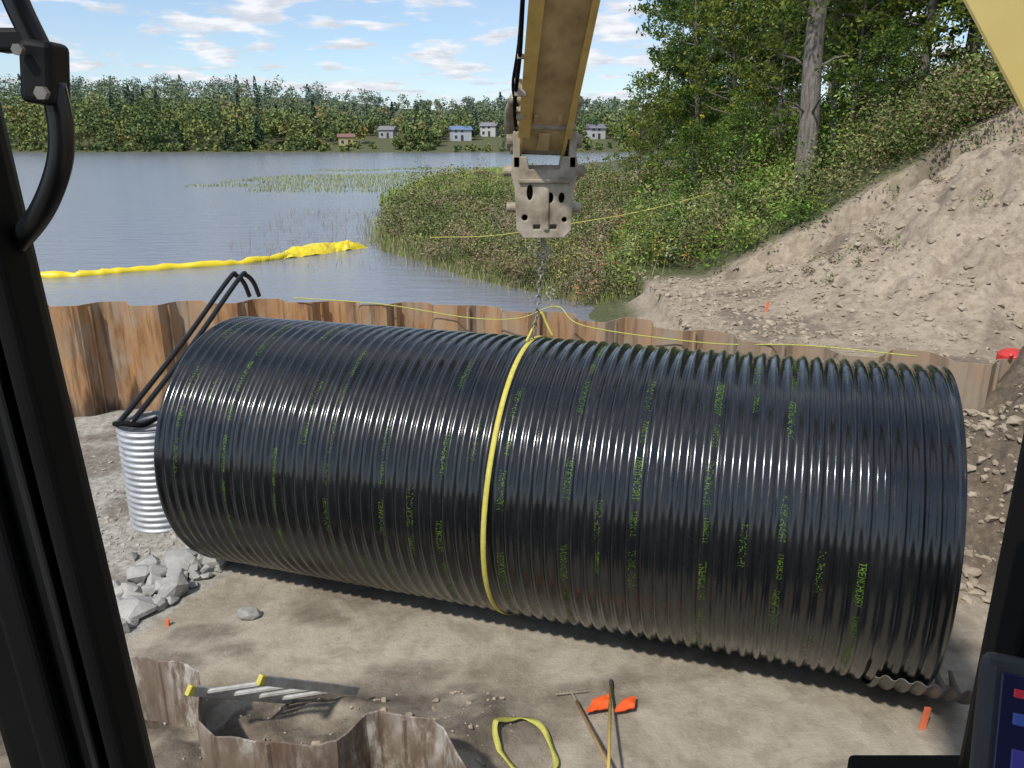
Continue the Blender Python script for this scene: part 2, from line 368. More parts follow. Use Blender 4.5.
for i in range(len(pts)-1):
    for j in range(m-1): F.append((i*m+j,(i+1)*m+j,(i+1)*m+j+1,i*m+j+1))
o=mk('sheets',V,F,M_rust2,e); q=o.modifiers.new('s','SOLIDIFY'); q.thickness=.016; q.offset=0
V,F=join([tube([(x,y,-.5),(x,y,.78)],.026,6) for x,y in((-1.80,4.69),(-.83,4.94),(-3.0,5.63))]); mk('interlocks',V,F,M_rust2,e)
# ------------------------------------------------------------------ big culvert pipe
PA=Vector((-3.39,9.2,1.44)); PB=Vector((3.95,6.7,1.52)); PL=(PB-PA).length; AX=(PB-PA).normalized()
BF=Vector((AX.y,-AX.x,0)).normalized()
if BF.y>0: BF=-BF
UP=AX.cross(BF); UP=UP if UP.z>0 else -UP
PR=1.50; PITCH=.1255; AMP=.0165
def prad(s,th):
    ph=2*np.pi*s/PITCH+th+.5*(fbm(s*1.5,th*1.2+30,73)-.5)
    c=np.sin(ph); prof=np.sign(c)*np.abs(c)**.8
    return PR+AMP*prof*(1+.35*(fbm(s*8,th*1.5+9,74,3)-.5))+.014*(fbm(s*.8+20,th*3+20,71)-.5)+.007*(fbm(s*7+20,th*5+20,72)-.5)
def ppos(s,th,dr=0):
    s=np.asarray(s,float); th=np.asarray(th,float); r=prad(s,th)+dr
    A=np.array(PA);a=np.array(AX);b=np.array(BF);u=np.array(UP)
    return A+s[...,None]*a+(r*np.cos(th))[...,None]*b+(r*np.sin(th))[...,None]*u
def pipegrid(name,s0,s1,t0,t1,ns,ntt,dr,mat,closed,parent):
    s=np.linspace(s0,s1,ns); th=np.linspace(t0,t1,ntt,endpoint=not closed)
    SS,TT=np.meshgrid(s,th); P=ppos(SS,TT,dr).reshape(-1,3)
    ix=np.arange(ns*ntt).reshape(ntt,ns)
    if closed: ix=np.concatenate([ix,ix[:1]],0)
    q=np.stack([ix[:-1,:-1],ix[:-1,1:],ix[1:,1:],ix[1:,:-1]],-1).reshape(-1,4)
    mm=quadmesh(name,P,q,mat,smooth=True)
    return link(bpy.data.objects.new(name,mm),parent)
pipe=empty('corrugated_culvert_pipe')
o=pipegrid('barrel',0,PL,-1.5*math.pi,.5*math.pi,int(PL/PITCH*11),260,0,M_pipe,True,pipe)
q=o.modifiers.new('s','SOLIDIFY'); q.thickness=.006; q.offset=-1
pipegrid('coupling_band',PL-.46,PL+.42,math.radians(-88),math.radians(-36),80,50,.045,M_band,False,pipe).modifiers.new('s','SOLIDIFY').thickness=.008
FONT={'T':["11111","00100","00100","00100","00100","00100","00100"],'R':["11110","10001","10001","11110","10100","10010","10001"],
'E':["11111","10000","10000","11110","10000","10000","11111"],'N':["10001","11001","10101","10101","10011","10001","10001"],
'C':["01110","10001","10000","10000","10000","10001","01110"],'H':["10001","10001","10001","11111","10001","10001","10001"],
'O':["01110","10001","10001","10001","10001","10001","01110"],'A':["01110","10001","10001","11111","10001","10001","10001"],
'1':["00100","01100","00100","00100","00100","00100","01110"],'2':["01110","10001","00001","00110","01000","10000","11111"],'0':["01110","10011","10101","10101","11001","10001","01110"]}
LV=[];
def label(text,s0,th0,cell,keep=1.0):
    c=0
    for ch_ in text:
        for r_,row in enumerate(FONT[ch_]):
            for k,b in enumerate(row):
                if b=='1' and random.random()<keep:
                    along=(c*6+k)*cell; ac=(6-r_)*cell*1.25
                    th=th0-along/PR; s=s0+ac
                    LV.append([(s,th),(s+cell*1.25,th),(s+cell*1.25,th-cell/PR),(s,th-cell/PR)])
        c+=1
s=.25; col_i=0
while s<PL-.3:
    th=1.65-random.random()*.5
    while th>-1.2:
        if random.random()<(.92 if col_i%2==0 else .3):
            label("TRENCHCOAT",s+random.uniform(-.01,.01),th,.0066,random.choice([.35,.5,.65,.9]) if col_i%2==0 else .3)
            if random.random()<.7: label("T1002C12",s+.015,th-.32,.0048,.65)
        th-=.56+random.uniform(-.03,.03)
    s+=.3075; col_i+=1
LA=np.array(LV).reshape(-1,2); P=ppos(LA[:,0],LA[:,1],.003)
mm=quadmesh('printed_lettering',P,np.arange(len(P)).reshape(-1,4),M_green); link(bpy.data.objects.new('printed_lettering',mm),pipe)
sc=PL/2-.06
strap=empty('lifting_sling')
ths=np.linspace(-math.pi,math.pi,181); SV=[];
for th in ths:
    r=PR+AMP+.012; wob=.015*math.sin(th*3)+.02*math.sin(th)
    for ds in(-.025,.025):
        p=PA+AX*(sc+ds+wob)+BF*(r*math.cos(th))+UP*(r*math.sin(th)); SV.append(p)
SF=[(2*i,2*i+1,2*i+3,2*i+2) for i in range(180)]
o=mk('strap',SV,SF,M_strap,strap,True); o.modifiers.new('s','SOLIDIFY').thickness=.008
toppt=PA+AX*sc+UP*(PR+.03)
V,F=tube(catmull([toppt+Vector((-.06,-.1,0)),toppt+Vector((-.0,0,.10)),toppt+Vector((.05,.02,.22)),toppt+Vector((.10,.03,.28)),toppt+Vector((.15,.02,.17)),toppt+Vector((.22,.0,.03))],6),.014,6); mk('choke_loop',V,F,M_strap,strap,True)
# ------------------------------------------------------------------ excavator
exc=empty('excavator')
S0=Vector((.29,8.0,4.88)); S1=Vector((.47,5.3,6.9)); sdv=(S1-S0).normalized(); sn=Vector((0,-sdv.z,sdv.y)).normalized()
if sn.z>0: sn=-sn
sx_=sdv.cross(sn).normalized()
if sx_.x<0: sx_=-sx_
def sp(a,b,c): return S0+sdv*a+sx_*b+sn*c
SLn=(S1-S0).length
def prism(sec0,sec1,a0,a1):
    V=[sp(a0,*p) for p in sec0]+[sp(a1,*p) for p in sec1]; n=len(sec0)
    F=[tuple(range(n))[::-1],tuple(range(n,2*n))]+[(i,(i+1)%n,n+(i+1)%n,n+i) for i in range(n)]
    return V,F
def rect(b0,b1,c0,c1): return [(b0,c0),(b1,c0),(b1,c1),(b0,c1)]
parts=[prism(rect(-.225,-.195,-.28,.03),rect(-.25,-.22,-.5,.10),-.12,SLn),prism(rect(.195,.225,-.28,.03),rect(.22,.25,-.5,.10),-.12,SLn)]
V,F=join(parts); bevel(fixn(mk('stick_side_plates',V,F,M_yellow,exc)),.006)
V,F=join([prism(rect(-.194,.194,-.28,0),rect(-.219,.219,-.5,.05),.05,SLn)]); fixn(mk('stick_underside',V,F,M_yelldirt,exc))
V,F=join([prism(rect(-.25,-.14,.032,.05),rect(-.29,-.16,.102,.12),.3,SLn),prism(rect(.19,.25,.032,.05),rect(.21,.27,.102,.12),.3,SLn)]); bevel(fixn(mk('stick_flanges',V,F,M_yellow,exc)),.006)
V,F=join([prism(rect(-.12,-.08,.004,.03),rect(-.12,-.08,.01,.036),.5,.6),prism(rect(.10,.14,.004,.03),rect(.10,.14,.01,.036),.5,.6),prism(rect(-.06,.06,.002,.05),rect(-.05,.05,.01,.03),.12,.34)]); bevel(fixn(mk('stick_brackets',V,F,M_yelldirt,exc)),.004)
def pinx(c,r,l,n=20): return tube([Vector(c)-sx_*l/2,Vector(c)+sx_*l/2],r,n)
V,F=join([pinx(sp(0,0,-.08),.075,.62),pinx(sp(.0,0,-.08),.05,.70),pinx(sp(.55,0,-.2),.06,.60),pinx(sp(.42,0,.0),.035,.56)]); bevel(mk('pins',V,F,M_steel,exc),.008)
V,F=join([tube([sp(.55,-.30,-.2),sp(.12,-.31,-.42),sp(-.35,-.30,-.36)],[.05,.06,.05],8),tube([sp(.55,.30,-.2),sp(.12,.31,-.42),sp(-.35,.30,-.36)],[.05,.06,.05],8)]); mk('linkage',V,F,M_steel,exc,True)
V,F=join([tube([sp(.3,-.12,-.62),sp(SLn,-.0,-.75)],.07,12)]); mk('bucket_cylinder',V,F,M_yelldirt,exc,True)
V,F=join([tube(catmull([sp(.35,-.27,.0),sp(.8,-.31,.07),sp(1.4,-.30,.05),sp(2.2,-.32,.06),sp(SLn,-.33,.05)],6),.018,6),tube(catmull([sp(.5,-.25,-.1),sp(.9,-.33,-.04),sp(1.6,-.31,-.02),sp(SLn,-.35,-.02)],6),.014,6)]); mk('hydraulic_hoses',V,F,M_rubber,exc,True)
V,F=join([box(sp(a,-.285,.045),(.07,.05,.04)) for a in(.7,1.35,2.0)]+[box(sp(.95,-.27,.02),(.10,.12,.14)),box(sp(.62,-.25,.03),(.07,.08,.09))]); bevel(mk('hose_clamps',V,F,M_steel,exc),.004)
cc0=Vector((.315,8.0,4.5))
def coupler():
    prof=[(-.31,.36),(-.17,.36),(-.15,.24),(.15,.24),(.17,.36),(.31,.36),(.33,.22),(.29,.05),(.27,-.34),(.20,-.42),(-.20,-.42),(-.27,-.34),(-.29,.05),(-.33,.22)]
    V=[cc0+Vector((x,-.19,z)) for x,z in prof]+[cc0+Vector((x,.19,z)) for x,z in prof]; n=len(prof)
    F=[tuple(range(n)),tuple(range(n,2*n))[::-1]]+[(i,n+i,n+(i+1)%n,(i+1)%n) for i in range(n)]
    o=fixn(mk('quick_coupler',V,F,M_steel,exc))
    def cyl(x,z,rx,rz,n=20,y1=.12):
        vv=[cc0+Vector((x+rx*math.cos(2*math.pi*(k+.5)/n),-.4,z+rz*math.sin(2*math.pi*(k+.5)/n))) for k in range(n)]+[cc0+Vector((x+rx*math.cos(2*math.pi*(k+.5)/n),y1,z+rz*math.sin(2*math.pi*(k+.5)/n))) for k in range(n)]
        return vv,[tuple(range(n))[::-1],tuple(range(n,2*n))]+[(i,(i+1)%n,n+(i+1)%n,n+i) for i in range(n)]
    c=[cyl(-.14,.02,.03,.075),cyl(.06,-.03,.03,.05),cyl(.17,-.03,.03,.05),cyl(-.19,-.22,.03,.03),cyl(-.07,-.31,.05,.03,4,-.1),cyl(.09,-.31,.05,.03,4,-.1),cyl(.20,-.24,.025,.025)]
    V,F=join(c); b=fixn(mk('cutter',V,F,M_dark)); md=o.modifiers.new('bo','BOOLEAN'); md.object=b; md.operation='DIFFERENCE'; md.solver='EXACT'
    bpy.context.view_layer.update()
    dg=bpy.context.evaluated_depsgraph_get(); me_=bpy.data.meshes.new_from_object(o.evaluated_get(dg)); o.modifiers.clear(); o.data=me_
    bpy.data.objects.remove(b); bevel(o,.01,2,50)
coupler()
V,F=join([box(cc0+Vector((-.27,-.02,.42)),(.07,.34,.34)),box(cc0+Vector((.27,-.02,.42)),(.07,.34,.34)),
 tube([cc0+Vector((-.40,-.05,.22)),cc0+Vector((.40,-.05,.22))],.055,16),tube([cc0+Vector((-.37,-.05,-.13)),cc0+Vector((.37,-.05,-.13))],.05,16),
 box(cc0+Vector((0,-.205,.13)),(.50,.03,.04)),box(cc0+Vector((0.02,-.20,-.14)),(.05,.03,.40)),tube([cc0+Vector((-.37,.0,.5)),cc0+Vector((.37,.0,.5))],.065,16)])
bevel(mk('coupler_ears',V,F,M_steel,exc),.01)
V,F=tube(catmull([cc0+Vector((0,0,-.40)),cc0+Vector((.0,0,-.50)),cc0+Vector((.06,0,-.57)),cc0+Vector((0,0,-.63)),cc0+Vector((-.06,0,-.57))],5),.022,8); mk('lifting_hook',V,F,M_steel,exc,True)
bp=[(1.78,.6,3.73),(1.77,1.6,4.71),(1.722,2.4,5.49),(1.61,3.1,6.17),(1.2,4.2,7.2),(.5,5.6,7.5)]
bp=catmull(bp,5); V=[];F=[]
for i,p in enumerate(bp):
    d=(bp[min(i+1,len(bp)-1)]-bp[max(i-1,0)]).normalized(); sd_=Vector((1,0,0)); nn=sd_.cross(d).normalized()
    if nn.z<0: nn=-nn
    for a,b in((-.27,-.30),(.27,-.30),(.27,.35),(-.27,.35)): V.append(p+sd_*a+nn*b)
for i in range(len(bp)-1):
    for k in range(4): F.append((i*4+k,i*4+(k+1)%4,i*4+4+(k+1)%4,i*4+4+k))
F+=[(0,1,2,3),tuple(range(len(V)-4,len(V)))]
bevel(fixn(mk('boom_arm',V,F,M_boomyel,exc,False)),.03,3,60)
def cabbox(n,c,s,m,rx=0,ry=0,rz=0,b=.008):
    V,F=box(c,s,Matrix.Rotation(rz,3,'Z')@Matrix.Rotation(ry,3,'Y')@Matrix.Rotation(rx,3,'X')); return bevel(mk(n,V,F,m,exc),b,3)
lean=math.radians(-3.0)
cabbox('front_pillar',(-.545,.80,4.72),(.11,.07,2.3),M_black,0,lean,0,.02)
cabbox('pillar_inner_trim',(-.487,.765,4.72),(.022,.05,2.3),M_rubber,0,lean,0,.008)
cabbox('pillar_seal',(-.565,.757,4.72),(.035,.02,2.3),M_rubber,0,lean,0,.008)
cabbox('pillar_outer_trim',(-.64,.84,4.72),(.075,.06,2.3),M_rubber,0,lean,0,.015)
cabbox('pillar_gutter',(-.518,.757,4.72),(.010,.014,2.3),M_gloss,0,lean,0,.003)
cabbox('front_pillar_2',(.625,.80,4.72),(.10,.07,2.3),M_black,0,math.radians(-.6),0,.02)
cabbox('pillar_inner_trim_2',(.585,.77,4.40),(.03,.05,.34),M_rubber,0,0,0,.01)
cabbox('roof',(0,-.15,6.0),(1.6,2.1,.1),M_black)
cabbox('floor',(0,-.1,3.6),(1.5,1.7,.1),M_black)
cabbox('rear_wall',(0,-1.05,4.8),(1.5,.06,2.4),M_black)
cabbox('dash_rail',(.56,.86,4.148),(.17,.08,.05),M_rubber)
V,F=join([tube(catmull([(-.50,.78,5.24),(-.455,.76,5.19),(-.434,.75,5.12),(-.419,.75,5.075)],6),.011,12),tube(catmull([(-.413,.75,5.05),(-.412,.75,5.01),(-.422,.752,4.975),(-.45,.76,4.935),(-.495,.78,4.90)],6),.011,12)]); mk('grab_handle',V,F,M_gloss,exc,True)
cabbox('handle_clamp',(-.418,.75,5.058),(.03,.034,.054),M_black,0,math.radians(8),0,.006)
cabbox('clamp_plate',(-.44,.752,5.085),(.035,.02,.02),M_black,0,0,0,.004)
V,F=join([tube([(-.410,.728,5.04),(-.410,.722,5.04)],.006,6),tube([(-.424,.728,5.075),(-.424,.722,5.075)],.005,6)]); mk('clamp_bolts',V,F,M_chain,exc)
mrot=Matrix.Rotation(math.radians(-24),3,'Z')@Matrix.Rotation(math.radians(-28),3,'X')
mc=Vector((.554,.60,4.442))
def mbox(n,off,s,m,b=.006):
    V,F=box((0,0,0),s); V=[mrot@(v+Vector(off))+mc for v in V]; return bevel(mk(n,V,F,m,mon),b,3)
mon=empty('display_monitor')
M_bez=pmat('grey_bezel',[(.3,(.035,.036,.04)),(.7,(.055,.056,.06))],8,.5,.05,.001)
def emis(name,c,s):
    m,nt_,bs=newmat(name); bs.inputs['Base Color'].default_value=(*[k*.5 for k in c],1); bs.inputs['Emission Color'].default_value=(*c,1); bs.inputs['Emission Strength'].default_value=s; bs.inputs['Roughness'].default_value=.2; return m
mbox('case',(0,.012,0),(.20,.03,.15),M_bez,.012)
mbox('screen',(0,-.004,.0),(.168,.004,.118),emis('screen_blue',(.01,.012,.04),.4),.002)
mbox('warning_icon',(-.068,-.008,.042),(.009,.003,.008),emis('screen_red',(.4,.03,.05),.4),.001)
mbox('status_icon',(-.066,-.008,.018),(.011,.003,.011),emis('screen_lightblue',(.04,.08,.3),.4),.001)
mbox('status_bar',(.01,-.008,.046),(.10,.003,.012),emis('screen_grey',(.05,.06,.12),.4),.001)
mbox('gauge_icon',(-.062,-.008,-.02),(.016,.003,.02),emis('screen_violet',(.06,.05,.3),.3),.001)
def linkmesh(c,d,tw,l=.085,w=.05,r=.009):
    d=d.normalized(); a=d.cross(Vector((0,1,0))).normalized(); b=d.cross(a); a2=a*math.cos(tw)+b*math.sin(tw)
    pts=[c+d*((l/2-w/2)*(1 if math.sin(t)>0 else -1)+w/2*math.sin(t))+a2*(w/2*math.cos(t)) for t in np.linspace(.01,2*math.pi+.01,13)]
    return tube(pts,r,6,False)
parts=[]; ca=cc0+Vector((0,0,-.64)); cb=toppt+Vector((.02,.0,.06)); nl=int((ca-cb).length/.067)
for i in range(nl+1): parts.append(linkmesh(ca+(cb-ca)*i/nl,cb-ca,(i%2)*math.pi/2))
V,F=join(parts); mk('lifting_chain',V,F,M_chain,None,True)
# ------------------------------------------------------------------ site objects
def corr(cx,cy,z0,z1,r,pitch,amp,mat,name,parent):
    nz=int((z1-z0)/pitch*8); V=[];F=[];n=48
    for i in range(nz+1):
        z=z0+(z1-z0)*i/nz; rr=r+amp*math.sin(2*math.pi*z/pitch)
        for k in range(n): t=2*math.pi*k/n; V.append((cx+rr*math.cos(t),cy+rr*math.sin(t),z))
    for i in range(nz):
        for k in range(n): F.append((i*n+k,i*n+(k+1)%n,(i+1)*n+(k+1)%n,(i+1)*n+k))
    o=mk(name,V,F,mat,parent,True); o.modifiers.new('s','SOLIDIFY').thickness=.006; return o
corr(-4.78,9.78,-.2,1.44,.45,.085,.012,M_galv,'corrugated_standpipe',None)
rail=empty('black_access_ladder')
def rl(off):
    return tube(catmull([Vector((-5.15,9.55,1.45))+off,Vector((-5.05,9.75,1.58))+off,Vector((-4.85,11.2,2.14))+off,Vector((-4.64,12.8,2.83))+off,Vector((-4.58,13.0,2.85))+off,Vector((-4.52,13.15,2.7))+off,Vector((-4.50,13.3,2.45))+off],6),.04,8)
V,F=join([rl(Vector((-.03,0,0))),rl(Vector((.13,.02,0.0)))])
mk('rails',V,F,M_gloss,rail,True)
V,F=join([tube(catmull([(-5.15,9.5,1.50),(-4.95,9.35,1.56),(-4.75,9.4,1.52),(-4.7,9.7,1.5)],5),.035,8)]); mk('hose',V,F,M_rubber,rail,True)
def ftube(name,pts,rad,mat,k=10,n=10,seed=0,parent=None):
    p=catmull(pts,k); rr=np.random.default_rng(seed); r=[rad*(1+.12*math.sin(i*.9)+rr.uniform(-.18,.18)) for i in range(len(p))]
    p=[q+Vector((rr.normal()*.02,rr.normal()*.04,rr.normal()*.02)) for q in p]
    V,F=tube(p,r,n); return mk(name,V,F,mat,parent,True)
fb=empty('floating_turbidity_curtain')
ftube('float',[(-30,20.5,1.22),(-20,21.6,1.22),(-13.7,22.6,1.22),(-11.2,24,1.22),(-8.6,25.5,1.22),(-7.5,27.2,1.22),(-6.9,28.4,1.25),(-6.3,29.4,1.25)],.14,M_boomfl,14,10,1,fb)
def crumple(name,cx,cy,L,W,H,rot,seed):
    n=26;m=12;V=[];F=[]
    for j in range(m):
        for i in range(n):
            u=i/(n-1)-.5; v=j/(m-1)-.5
            x=u*L; y=v*W*(1-abs(u)*.9); z=H*(1-4*v*v)*(1-(2*u)**2)*.8+.35*float(fbm(u*9+seed,v*5+seed,seed)-.4)*H*1.6
            V.append((cx+x*math.cos(rot)-y*math.sin(rot),cy+x*math.sin(rot)+y*math.cos(rot),1.17+max(z,-.05)))
    for j in range(m-1):
        for i in range(n-1): F.append((j*n+i,j*n+i+1,(j+1)*n+i+1,(j+1)*n+i))
    mk(name,V,F,M_boomfl,fb)
crumple('bunched_skirt',-7.1,27.9,3.4,1.2,.4,.95,3); crumple('folded_skirt',-6.2,28.9,1.8,.8,.38,.7,7)
V,F=join([tube([(-30,20.35,1.12),(-13.7,22.45,1.12),(-8.6,25.3,1.12)],.03,5)]); mk('tension_cable',V,F,M_rubber,fb)
def rope(name,pts,r=.012): V,F=tube(catmull(pts,8),r,6); return mk(name,V,F,M_rope,None,True)
rope('safety_rope',[(-4.0,14.1,2.26),(-3.2,14.05,2.22),(-2.2,14.0,2.14),(-.8,13.7,1.98),(.1,13.0,2.12),(.75,12.85,2.36),(1.2,12.5,2.1),(3.0,11.7,2.02),(4.2,10.85,2.2),(5.6,10.4,2.16)],.010)
rope('marking_rope',[(-2.5,24,2.2),(-.5,23.2,2.35),(1.88,22,2.85),(3.6,22,3.15),(5.57,22,3.65)],.014)
lad=empty('aluminium_ladder'); d=Vector((.52,.80,-.74)); o0=Vector((-2.42,4.98,1.0)); ro=Vector((.50,.12,0))
parts=[]
for k in(0,1):
    a=o0+ro*k; V,F=box((0,0,0),(.035,.075,d.length),d.to_track_quat('Z','Y').to_matrix()); V=[v+a+d/2 for v in V]; parts.append((V,F))
V,F=join(parts); bevel(mk('stiles',V,F,M_alum,lad),.004)
V,F=join([tube([o0+d*t,o0+d*t+ro],.022,8) for t in(.10,.34,.58,.82)]); mk('rungs',V,F,M_alum,lad)
V,F=join([box(o0+ro*k-d*.03,(.045,.08,.06),d.to_track_quat('Z','Y').to_matrix()) for k in(0,1)]); bevel(mk('end_caps',V,F,M_strap,lad),.008)
V,F=tube([(.94,6.24,.05),(.78,5.1,.32),(.72,4.7,.42)],.014,8)
sh=empty('long_handled_tool'); mk('handle',V,F,M_yhandle,sh,True)
V,F=join([tube([(.955,6.33,.03),(.94,6.22,.052)],[.02,.018],10)]); bevel(mk('ferrule',V,F,M_dark,sh),.003)
V,F=tube([(.60,6.03,.04),(.72,5.3,.2),(.80,4.8,.3)],.015,8)
sh=empty('garden_rake'); mk('handle',V,F,M_wood,sh,True)
V,F=join([box((.56,6.16,.03),(.30,.012,.012),Matrix.Rotation(.15,3,'Z'))]+[box((.42+.034*k,6.165+.006*k,.012),(.006,.010,.045)) for k in range(9)]+[tube([(.56,6.16,.04),(.60,6.02,.045)],.008,6)]); mk('head',V,F,M_steel,sh)
def cloth(name,cx,cy,w_,h_,seed,mat,parent=None):
    V=[];F=[];n=12
    for j in range(n):
        for i in range(n):
            u=i/(n-1)-.5; v=j/(n-1)-.5
            taper=1-.35*(v+.5)
            x=cx+u*w_*taper+.08*v; y=cy+v*h_+.25*u*h_
            V.append((x,y,.05+.06*float(fbm(u*3+seed,v*3+seed,seed))))
    for j in range(n-1):
        for i in range(n-1): F.append((j*n+i,j*n+i+1,(j+1)*n+i+1,(j+1)*n+i))
    return mk(name,V,F,mat,parent,True)
cloth('orange_safety_flag',.80,5.96,.22,.2,5,M_orange); cloth('orange_safety_flag',1.05,5.95,.2,.17,9,M_orange)
pts=catmull([(.05,5.15,0),(-.10,5.32,0),(-.147,5.53,0),(-.04,5.68,0),(.09,5.76,0),(.24,5.7,0),(.33,5.5,0),(.36,5.25,0),(.2,5.12,0)],8)
for p in pts: p.z=float(height(p.x,p.y))+.035
V=[];F=[]
for i,p in enumerate(pts):
    d_=(pts[min(i+1,len(pts)-1)]-pts[max(i-1,0)]).normalized(); n_=Vector((-d_.y,d_.x,0)).normalized(); tl=.5*math.sin(i*.35)
    V+= [p+n_*.025*math.cos(tl)+Vector((0,0,.025*math.sin(tl)+.01)),p-n_*.025*math.cos(tl)+Vector((0,0,-.025*math.sin(tl)+.01))]
F=[(2*i,2*i+1,2*i+3,2*i+2) for i in range(len(pts)-1)]
mk('spare_web_sling',V,F,M_rope,None,True).modifiers.new('s','SOLIDIFY').thickness=.006
def stake(x,y,h,w_=.05):
    z=float(height(x,y)); V,F=box((x,y,z+h/2-.03),(w_,.025,h),Matrix.Rotation(.08,3,'Y')); return bevel(mk('orange_marker_stake',V,F,M_paint),.004)
stake(3.66,5.72,.26,.055); stake(-3.72,7.27,.11,.04); stake(4.72,14.2,.22,.045)
V,F=join([tube([(7.05,10.6,2.0),(7.05,10.6,2.14),(7.05,10.6,2.2)],[.2,.2,.12],16),tube([(6.9,10.4,2.16),(6.85,10.35,2.2)],.03,8)]); bevel(mk('red_container',V,F,M_red),.01)
def hullrock(c,s,rr,flat=.75,npt=14):
    bm=bmesh.new(); e_=np.array([1,rr.uniform(.6,1),flat*rr.uniform(.6,1)])
    for k in range(npt):
        v=rr.normal(size=3); v/=np.linalg.norm(v); bm.verts.new(tuple(v*e_*s*rr.uniform(.8,1)))
    r=bmesh.ops.convex_hull(bm,input=bm.verts)
    bmesh.ops.delete(bm,geom=[g for g in r['geom_interior'] if isinstance(g,bmesh.types.BMVert)],context='VERTS')
    a=rr.uniform(0,6.28); M=Matrix.Rotation(a,3,'Z')@Matrix.Rotation(rr.uniform(-.4,.4),3,'X')
    bm.verts.index_update(); V=[M@v.co+Vector(c) for v in bm.verts]; F=[tuple(v.index for v in f.verts) for f in bm.faces]; bm.free(); return V,F
rr=np.random.default_rng(11); parts=[]
for k in range(150):
    y=rr.uniform(6.6,9.5); xl_=-4.15+(y-6.8)*.44
    x=xl_-.12-abs(rr.normal())*.5
    s_=rr.uniform(.08,.20)*(1.35 if rr.random()<.3 else .85)
    parts.append(hullrock((x,y,float(height(x,y))+s_*.3),s_,rr,.85,22))
V,F=join(parts); bevel(mk('riprap_stones',V,F,M_rock),.008,2,15)
V,F=hullrock((-2.88,7.43,.05),.17,rr,.6,26); bevel(mk('loose_rock',V,F,M_rock),.01,2,15)
def pebbles(name,fn,n,smin,smax,mat,seed):
    rr=np.random.default_rng(seed); base=[]
    for k in range(6):
        V,F=hullrock((0,0,0),1,rr,.7); base.append((np.array([list(v) for v in V]),F))
    VV=[];FF=[];o=0
    for i in range(n):
        x,y=fn(rr); s_=smin*(smax/smin)**(rr.random()**2); V,F=base[i%6]; a=rr.uniform(0,6.28)
        z=float(height(x,y)); c,s__=math.cos(a),math.sin(a)
        P=np.stack([V[:,0]*c-V[:,1]*s__,V[:,0]*s__+V[:,1]*c,V[:,2]],1)*s_+np.array([x,y,z+s_*.1])
        VV+=P.tolist(); FF+=[tuple(q+o for q in f) for f in F]; o+=len(P)
    return mk(name,VV,FF,mat)
def f1(rr):
    y=rr.uniform(8.6,14); return -4.15+(y-6.8)*.44*.3-abs(rr.normal())*1.6-.2,y
pebbles('gravel',f1,2200,.015,.055,M_peb,1)
pebbles('gravel',lambda r:(r.uniform(-4,4.8),r.uniform(5,9)),450,.004,.018,M_peb,2)
def f3(rr):
    x=3+abs(rr.normal())*3.4; return min(x,12),float(Yw(x))+.6+rr.uniform(0,6.2)
M_clod=pmat('soil_clods',[(.3,(.18,.14,.10)),(.5,(.33,.27,.20)),(.75,(.45,.39,.31))],5,.95,.5,.01)
pebbles('mound_clods',f3,3200,.010,.11,M_clod,3)
pebbles('bank_stones',lambda r:((lambda x:(x,float(Yw(x))-r.uniform(.2,3.0)))(r.uniform(4.9,7.2))),700,.02,.13,M_clod,4)
pebbles('trench_clods',lambda r:(r.uniform(-2.6,.0),r.uniform(5.0,6.2)),150,.012,.05,M_clod,5)
